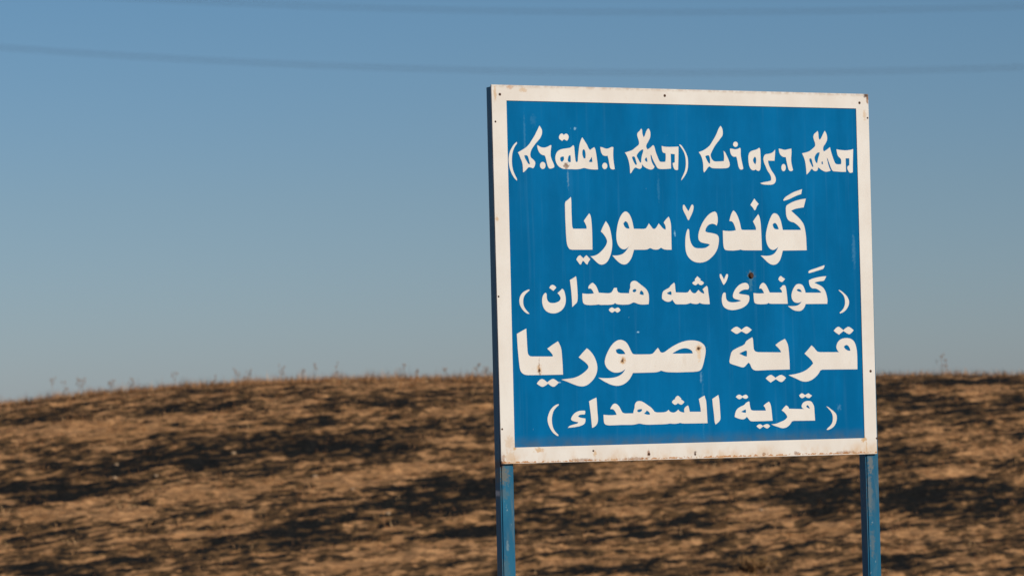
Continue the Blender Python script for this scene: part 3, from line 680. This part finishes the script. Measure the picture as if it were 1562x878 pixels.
"5733,5156 5753,5126 5761,5077 5768,4959 5781,4870 6111,4861 6182,4871 6217,4908 6256,4957 6290,4898 6320,4868 6358,4848 6395,4841 6428,4845 6457,4860 6491,4897 6537,4940 6570,4908 6597,4884 6630,4859 6666,4842 6725,4827 6718,4879 6705,4911 6672,4956 6716,4993 6750,5018 6810,5058 6838,5033 6851,4987 6861,4876 6889,4678 6900,4519 6762,4520 6688,4525 6632,4536 6594,4547 6565,4565 6536,4544 6506,4533 6467,4526 6414,4526 6347,4534 6301,4544 6277,4556 6252,4557 6226,4548 6189,4537 6140,4525 6072,4520 5938,4521 5813,4521 5760,4532 5739,4554 5717,4580 5685,4624 5657,4664 5636,4635 5607,4616 5562,4598 5512,4595 5457,4605 5407,4624 5364,4652 5336,4675 5323,4695 5320,4734 5326,4793 5337,4842 5352,4882 5380,4914 5419,4938 5473,4965 5540,4994 5582,5024 5600,5053 5640,5090",
"5480,4842 5523,4871 5556,4887 5615,4904 5634,4879 5639,4851 5634,4792 5576,4803 5538,4815",
"6515,5342 6570,5292 6620,5253 6601,5213 6643,5206 6674,5191 6723,5153 6705,5116 6682,5097 6648,5082 6614,5080 6581,5089 6555,5104 6527,5134 6496,5105 6472,5090 6443,5080 6413,5083 6380,5097 6356,5115 6335,5145 6366,5174 6391,5189 6433,5204 6422,5233 6428,5255 6448,5280 6472,5305",
"7259,5400 7304,5406 7347,5340 7401,5241 7437,5320 7485,5406 7534,5399 7538,5355 7530,5315 7512,5265 7490,5218 7467,5174 7437,5134 7385,5082 7360,5112 7342,5144 7310,5211 7273,5278 7260,5326",
"8077,5142 8131,5144 8171,5132 8201,5109 8223,5076 8235,5042 8237,5007 8228,4978 8207,4953 8173,4943 8128,4948 8077,4943 8020,4929 7971,4909 7931,4884 7903,4862 7880,4832 7944,4814 7999,4805 8101,4795 8225,4771 8240,4711 8239,4664 8226,4609 8199,4557 8158,4508 8102,4463 8033,4424 7964,4394 7861,4365 7759,4346 7691,4340 7623,4341 7555,4350 7488,4368 7432,4393 7388,4423 7355,4457 7334,4497 7318,4547 7309,4606 7308,4666 7315,4725 7328,4777 7346,4822 7370,4849 7398,4859 7421,4859 7437,4849 7446,4812 7446,4747 7453,4695 7467,4655 7490,4623 7523,4598 7565,4581 7616,4572 7681,4569 7760,4572 7839,4584 7959,4613 7892,4636 7841,4648 7785,4659 7740,4674 7707,4694 7688,4721 7683,4756 7687,4793 7700,4833 7721,4878 7750,4927 7789,4977 7836,5026 7888,5068 7945,5103 8009,5128",
"8700,5141 8732,5141 8766,5126 8796,5100 8824,5065 8848,5025 8881,4958 8935,4852 9359,4850 9343,4907 9324,4939 9282,4977 9335,5014 9356,5034 9362,5049 9383,5061 9418,5071 9447,5069 9469,5054 9486,5016 9504,4926 9527,4705 9538,4515 9235,4517 8985,4518 8917,4526 8892,4549 8857,4531 8834,4522 8810,4516 8753,4511 8662,4508 8576,4510 8496,4517 8443,4531 8415,4551 8398,4588 8388,4671 8380,4840 8513,4829 8603,4827 8740,4833 8724,4875 8705,4910 8678,4952 8644,4973 8584,4973 8594,5030 8613,5066 8642,5101 8672,5126",
"9329,5347 9379,5309 9414,5286 9468,5256 9420,5204 9392,5180 9369,5168 9340,5167 9306,5178 9276,5198 9238,5243 9262,5298 9285,5324",
"10889,5334 10861,5281 10839,5246 10815,5211 10774,5192 10686,5187 10581,5172 10528,5161 10471,5143 10591,5093 10676,5055 10725,5027 10765,4997 10798,4961 10826,4921 10851,4871 10872,4810 10890,4739 10905,4659 10909,4591 10898,4508 10526,4508 10155,4506 10118,4428 10088,4384 10052,4349 10017,4323 9982,4307 9930,4298 9860,4299 9797,4308 9740,4325 9689,4349 9621,4394 9536,4449 9687,4445 9773,4449 9842,4458 9898,4476 9939,4500 9974,4530 10019,4583 9949,4553 9902,4543 9856,4543 9810,4551 9765,4566 9728,4594 9701,4634 9682,4680 9672,4730 9675,4787 9692,4852 9717,4915 9750,4975 9788,5027 9829,5072 9873,5098 9920,5105 9966,5105 10012,5098 10052,5077 10085,5042 10113,4994 10145,4903 10161,4843 10699,4841 10682,4871 10654,4896 10609,4927 10563,4950 10517,4965 10471,4971 10424,4968 10384,4978 10350,5002 10322,5036 10300,5081 10289,5131 10288,5214 10380,5252 10457,5274 10597,5304 10760,5328",
"9857,4935 9901,4954 9932,4956 9967,4948 9998,4924 10039,4864 9979,4867 9939,4875 9899,4888 9873,4904",
"10841,5666 10831,5621 10818,5592 10800,5564 10756,5541 10650,5515 10463,5465 10295,5425 10273,5466 10312,5503 10372,5528 10512,5566 10700,5622",
"11296,4929 11356,4909 11399,4887 11468,4838 11545,4777 11587,4731 11621,4681 11644,4630 11658,4579 11656,4524 11639,4463 11609,4405 11567,4350 11521,4305 11473,4270 11420,4243 11331,4213 11321,4249 11383,4290 11423,4326 11459,4371 11487,4419 11506,4469 11517,4525 11518,4585 11512,4646 11496,4707 11468,4760 11429,4805 11389,4843 11349,4874 11321,4899",
],
[
"911,3855 915,3702 925,3396 934,3197 948,3122 971,3093 995,3072 1021,3060 1093,3053 1726,3045 1736,3072 1721,3104 1683,3152 1638,3200 1561,3271 1721,3376 1908,3480 1946,3418 1972,3364 1999,3299 2016,3213 2028,3053 2041,2770 2045,2521 1437,2518 924,2522 835,2535 777,2562 731,2599 697,2647 674,2730 653,2929 624,3305 608,3705 766,3786",
"1201,2275 1258,2344 1300,2379 1346,2402 1392,2403 1437,2382 1479,2355 1536,2305 1596,2348 1643,2376 1696,2402 1748,2401 1800,2373 1846,2343 1908,2294 1854,2246 1812,2213 1765,2181 1716,2176 1664,2198 1619,2224 1561,2269 1511,2234 1468,2210 1415,2184 1363,2181 1311,2203 1264,2230",
"2830,3269 2885,3233 2929,3194 2981,3140 3026,3083 3064,3023 3096,2957 3124,2886 3143,2814 3154,2743 3154,2671 3143,2600 3120,2529 3085,2459 3040,2394 2986,2336 2924,2282 2857,2233 2790,2199 2723,2179 2650,2172 2571,2179 2486,2198 2349,2245 2166,2319 1984,2380 2221,2401 2360,2416 2453,2438 2546,2473 2633,2516 2714,2568 2781,2617 2835,2664 2864,2705 2868,2741 2852,2779 2818,2821 2771,2864 2684,2927 2559,3011 2689,3140",
"3801,3476 3868,3498 3935,3501 3995,3491 4048,3469 4094,3440 4133,3404 4169,3356 4216,3266 4264,3167 4293,3118 4319,3088 4392,3073 4864,3071 4944,3081 4985,3103 5023,3134 5058,3175 5093,3211 5145,3255 5180,3210 5199,3177 5215,3141 5249,3119 5303,3113 5372,3136 5496,3215 5620,3286 5716,3333 5826,3380 5936,3417 6046,3443 6142,3459 6224,3463 6304,3462 6382,3456 6455,3443 6523,3423 6584,3395 6637,3358 6679,3317 6708,3272 6723,3217 6725,3150 6718,3081 6695,2973 6656,2828 6626,2738 6592,2654 6550,2598 6502,2568 6429,2550 6286,2539 6122,2537 5748,2532 5482,2542 5392,2551 5332,2564 5283,2576 5247,2589 5213,2587 5182,2572 5135,2559 5074,2548 4984,2542 4666,2538 4304,2536 4272,2474 4240,2424 4198,2365 4143,2309 4075,2256 4000,2216 3919,2187 3838,2173 3758,2171 3679,2182 3599,2203 3527,2229 3428,2275 3349,2312 3287,2348 3179,2417 3325,2401 3538,2397 3678,2410 3765,2428 3846,2456 3914,2491 3969,2532 4013,2579 4066,2659 3994,2606 3936,2579 3869,2560 3795,2552 3715,2555 3643,2573 3577,2603 3518,2643 3466,2691 3428,2748 3403,2814 3398,2882 3413,2953 3438,3027 3474,3104 3516,3181 3565,3258 3616,3326 3671,3385 3733,3435",
"3768,3211 3833,3241 3878,3246 3924,3237 3967,3218 4007,3187 4039,3151 4078,3088 3927,3085 3854,3094 3808,3116 3780,3148",
"5614,3082 5687,3126 5759,3161 5855,3202 5944,3227 6026,3236 6098,3232 6159,3216 6209,3195 6249,3171 6276,3139 6295,3079 5981,3078",
"7584,3742 7648,3796 7697,3825 7753,3846 7801,3848 7842,3829 7883,3805 7944,3758 8008,3803 8051,3829 8096,3849 8142,3848 8187,3827 8230,3800 8291,3751 8227,3700 8182,3670 8135,3644 8090,3641 8025,3673 7963,3704 7925,3705 7872,3674 7799,3638 7747,3642 7665,3688",
"8298,3532 8318,3499 8327,3445 8333,3317 8340,3199 8363,3142 8404,3109 8484,3091 9201,3077 9263,3078 9267,3084 9258,3106 9238,3142 9191,3195 9079,3297 9186,3369 9268,3414 9406,3476 9437,3439 9463,3393 9497,3326 9518,3240 9535,3084 9549,2815 9547,2566 9266,2562 8986,2559 8770,2558 8468,2548 8383,2551 8335,2563 8294,2586 8260,2621 8234,2665 8215,2720 8192,2757 8151,2785 8094,2737 8040,2683 8005,2659 7970,2648 7908,2655 7774,2693 7610,2740 7541,2768 7515,2793 7510,2845 7539,2962 7580,3089 7636,3152 7762,3214 7986,3299 8049,3342 8065,3384 8100,3423 8157,3459 8213,3491",
"7846,3056 7952,3103 8047,3138 8087,3144 8105,3131 8111,3086 8101,2968 8049,2974 8008,2986 7936,3018",
"8721,2315 8785,2369 8832,2395 8881,2413 8926,2409 8988,2372 9056,2322 9110,2358 9156,2382 9213,2405 9265,2407 9314,2388 9357,2363 9412,2317 9364,2263 9323,2230 9273,2200 9221,2198 9165,2223 9121,2248 9069,2285 8998,2250 8885,2186 8813,2236 8772,2268",
"11096,3701 11162,3769 11206,3800 11249,3818 11295,3812 11344,3781 11384,3753 11430,3715 11491,3761 11537,3788 11588,3813 11638,3812 11687,3787 11731,3759 11790,3712 11739,3657 11700,3625 11656,3597 11610,3594 11560,3617 11511,3644 11438,3690 11365,3642 11277,3581 11204,3622 11158,3652",
"10316,3271 10378,3224 10416,3187 10450,3144 10484,3109 10519,3081 10596,3067 11261,3059 11219,3100 11195,3136 11175,3179 11173,3231 11190,3293 11220,3348 11264,3396 11319,3435 11384,3462 11467,3477 11567,3478 11648,3467 11712,3441 11765,3404 11806,3354 11840,3286 11865,3199 11882,3100 11891,2933 11885,2538 11244,2542 10665,2544 10590,2516 10560,2462 10515,2407 10457,2353 10395,2305 10331,2263 10255,2229 10170,2203 10085,2194 10000,2200 9909,2224 9763,2287 9500,2396 9740,2426 9888,2457 9981,2484 10066,2517 10145,2559 10218,2609 10279,2659 10356,2731 10326,2796 10288,2842 10206,2917 10068,3029 10184,3138",
"11431,3222 11490,3264 11528,3273 11563,3263 11595,3239 11622,3202 11642,3161 11662,3096 11597,3097 11551,3110 11502,3135 11466,3166",
],
[
"1879,1680 1889,1651 1823,1601 1782,1563 1743,1521 1712,1473 1690,1420 1672,1361 1659,1293 1655,1221 1658,1144 1670,1071 1689,1003 1717,945 1753,896 1793,853 1855,796 1844,758 1788,782 1743,811 1691,853 1644,906 1603,969 1570,1033 1544,1096 1527,1156 1518,1214 1520,1272 1532,1330 1555,1394 1589,1466 1631,1528 1680,1580 1730,1620 1779,1648 1822,1666",
"2627,1474 2676,1474 2724,1471 2732,1434 2728,1407 2711,1364 2638,1366 2592,1362 2548,1353 2518,1339 2493,1310 2549,1280 2608,1265 2729,1248 2733,1197 2726,1158 2711,1115 2673,1079 2613,1051 2529,1029 2366,1004 2161,989 2195,1031 2241,1054 2347,1081 2444,1101 2483,1117 2500,1146 2419,1159 2365,1172 2312,1190 2280,1211 2270,1235 2276,1269 2299,1312 2333,1355 2377,1397 2432,1432 2497,1457 2562,1472",
"3103,1842 3110,1696 3124,1405 3136,1244 3131,1162 3113,1104 3082,1056 3037,1018 2996,993 2938,972 2927,1098 2906,1370 2861,1739 2944,1782 3004,1807",
"3680,1659 3715,1658 3753,1643 3791,1616 3828,1576 3859,1529 3885,1475 3913,1428 3942,1389 4017,1368 4285,1366 4295,1422 4307,1460 4325,1498 4334,1537 4335,1576 4344,1615 4362,1654 4385,1684 4413,1705 4454,1716 4509,1718 4564,1707 4618,1684 4678,1651 4775,1588 4856,1535 4897,1502 4937,1457 4985,1398 5061,1377 5195,1374 5286,1377 5347,1386 5394,1405 5445,1448 5477,1403 5513,1380 5562,1365 5609,1361 5654,1370 5699,1392 5767,1446 5807,1398 5857,1375 5965,1353 5959,1439 5974,1484 6008,1518 6043,1541 6093,1559 6109,1532 6122,1486 6144,1375 6512,1368 6506,1464 6493,1555 6456,1744 6533,1787 6582,1811 6653,1839 6662,1787 6674,1750 6692,1710 6703,1630 6714,1394 6726,1029 6312,1032 5949,1036 5872,1043 5839,1055 5801,1056 5756,1045 5700,1038 5633,1034 5567,1037 5501,1045 5445,1045 5401,1036 5323,1031 5157,1028 4936,1027 4787,1026 4699,1030 4622,1039 4557,1051 4502,1063 4453,1065 4386,1052 4287,1037 4194,1033 3926,1038 3898,1039 3668,1034 3505,1033 3424,1042 3370,1061 3337,1095 3325,1143 3319,1211 3317,1343 3472,1328 3578,1325 3742,1330 3719,1392 3693,1435 3656,1479 3613,1502 3540,1503 3565,1554 3588,1588 3616,1621 3647,1645",
"4408,1438 4442,1470 4484,1481 4574,1484 4573,1447 4556,1425 4523,1404 4489,1395 4456,1397 4432,1408",
"4632,1352 4678,1383 4701,1406 4727,1442 4768,1419 4794,1399 4818,1374 4829,1349 4823,1313 4748,1317 4701,1327",
"5761,1849 5786,1844 5822,1814 5876,1764 5864,1735 5906,1719 5933,1701 5974,1664 5931,1620 5905,1600 5882,1589 5855,1588 5822,1599 5794,1612 5762,1638 5719,1605 5691,1592 5663,1589 5633,1598 5600,1620 5578,1641 5563,1671 5597,1715 5623,1734 5651,1743 5668,1760 5674,1785 5689,1806 5711,1826 5736,1840",
"7109,1851 7132,1754 7142,1662 7154,1445 7165,1208 7156,1129 7132,1090 7089,1049 6994,984 6970,1036 6959,1113 6947,1291 6920,1528 6904,1736 7006,1793",
"7694,1781 7734,1818 7764,1836 7798,1847 7830,1846 7857,1834 7883,1820 7916,1797 7959,1822 7991,1835 8025,1844 8056,1838 8084,1815 8100,1792 8107,1754 8064,1730 8033,1723 7999,1725 7965,1736 7915,1764 7880,1737 7854,1723 7826,1712 7795,1715 7761,1732 7732,1751",
"8092,1630 8124,1639 8149,1634 8158,1537 8168,1480 8181,1430 8199,1396 8221,1378 8292,1368 8698,1360 8683,1424 8664,1461 8623,1507 8676,1550 8722,1579 8809,1623 8842,1585 8861,1542 8876,1482 8888,1402 8901,1252 8918,1057 8530,1051 8249,1052 8175,1061 8147,1080 8119,1107 8092,1142 8070,1167 8045,1190 8019,1161 7990,1141 7950,1122 7904,1116 7853,1122 7789,1138 7710,1164 7663,1183 7638,1198 7658,1294 7679,1351 7709,1400 7753,1441 7810,1475 7873,1503 7942,1527 7988,1553 8011,1582 8046,1608",
"7857,1342 7937,1380 8006,1409 8023,1386 8026,1361 8019,1309 7965,1313 7924,1322",
"8366,905 8401,934 8430,950 8464,961 8496,961 8524,951 8549,937 8582,911 8617,932 8652,947 8698,961 8738,962 8772,952 8798,935 8826,900 8796,867 8770,850 8739,835 8705,836 8668,852 8635,870 8593,901 8555,872 8526,852 8477,824 8427,854 8399,875",
"9389,1502 9440,1479 9465,1453 9489,1401 9914,1383 10007,1387 9955,1406 9932,1427 9919,1457 9923,1492 9944,1532 9975,1566 10016,1593 10066,1611 10124,1620 10178,1620 10230,1611 10270,1589 10298,1553 10322,1513 10344,1467 10356,1389 10360,1224 10370,1033 9973,1035 9642,1039 9569,1020 9545,980 9510,939 9462,895 9410,862 9352,840 9294,830 9237,831 9180,841 9095,870 9010,894 8953,915 8869,954 8989,959 9064,973 9168,1008 9289,1050 9353,1084 9400,1123 9421,1155 9417,1180 9395,1218 9356,1268 9311,1309 9236,1356 9298,1422 9336,1458",
"10079,1470 10126,1499 10159,1468 10179,1441 10203,1391 10160,1401 10132,1411 10103,1426 10086,1442",
"9846,1784 9882,1821 9908,1839 9937,1850 9966,1847 10009,1821 10043,1801 10069,1803 10098,1821 10127,1835 10157,1847 10185,1841 10213,1819 10244,1800 10291,1776 10237,1737 10201,1708 10169,1703 10129,1714 10095,1729 10053,1760 10017,1731 9988,1716 9953,1707 9922,1710 9893,1726 9871,1746",
"10767,1447 10811,1438 10851,1418 10927,1363 11004,1309 11049,1271 11089,1230 11114,1184 11124,1133 11122,1073 11108,1003 11083,938 11046,879 11001,832 10947,798 10891,770 10833,748 10792,742 10757,754 10802,799 10838,828 10879,857 10915,892 10946,931 10968,981 10981,1041 10986,1101 10982,1161 10966,1217 10939,1268 10903,1316 10835,1385",
],
]

NAMES = ["syriac_line", "large_kurdish_line", "small_kurdish_line", "large_arabic_line", "small_arabic_line"]
for name, polys in zip(NAMES, TEXT):
    cu = bpy.data.curves.new(name, 'CURVE')
    cu.dimensions = '2D'; cu.fill_mode = 'BOTH'; cu.extrude = .00035
    for s_ in polys:
        P = [tuple(int(k) / 10000 for k in p.split(',')) for p in s_.split()]
        sp_ = cu.splines.new('POLY')
        sp_.points.add(len(P) - 1)
        for pt, (a, b) in zip(sp_.points, P):
            pt.co = (a, b, 0, 1)
        sp_.use_cyclic_u = True
    tmp = bpy.data.objects.new(name, cu); COL.objects.link(tmp)
    bpy.context.view_layer.update()
    me = bpy.data.meshes.new_from_object(tmp.evaluated_get(bpy.context.evaluated_depsgraph_get()))
    bpy.data.objects.remove(tmp); bpy.data.curves.remove(cu)
    me.name = name
    # curve plane (x, y) -> board plane (x, z), a hair proud of the enamel
    me.transform(Matrix(((1, 0, 0, 0), (0, 0, -1, .0022 - .00025), (0, 1, 0, SZ), (0, 0, 0, 1))))
    link(name, me, WL, sign)

# screws through the border, one rusty bolt through the board
SCREWS = [(0.0238, 1.0559),
    (0.557, 1.0637),
    (1.2202, 1.0562),
    (0.008, 0.9775),
    (1.247, 1.011),
    (0.0051, 0.4773),
    (1.2334, 0.2475),
    (0.0069, 0.0997),
    (1.2482, 0.0453),
    (0.4758, 0.0171),
    (0.6281, 0.0124),
    (0.2951, 0.0311)]
for i, (a, b) in enumerate(SCREWS):
    r = .0042 if i in (0, 1, 2, 6, 9) else .003
    bm = bmesh.new()
    bmesh.ops.create_cone(bm, segments=12, radius1=r, radius2=r * .6, depth=.0016, cap_ends=True,
                          matrix=Matrix.Translation((a, -.0008, b + SZ)) @ Matrix.Rotation(math.radians(90), 4, 'X'))
    from_bm("screw", bm, RS.m, sign)
bm = bmesh.new()
RX = Matrix.Rotation(math.radians(90), 4, 'X')
bmesh.ops.create_cone(bm, segments=20, radius1=.0095, radius2=.0085, depth=.0016, cap_ends=True, matrix=Matrix.Translation((.8314, .0014, .5358 + SZ)) @ RX)
bmesh.ops.create_cone(bm, segments=6, radius1=.0068, radius2=.0062, depth=.005, cap_ends=True, matrix=Matrix.Translation((.8314, -.0019, .5358 + SZ)) @ RX)
from_bm("bolt", bm, RS.m, sign)
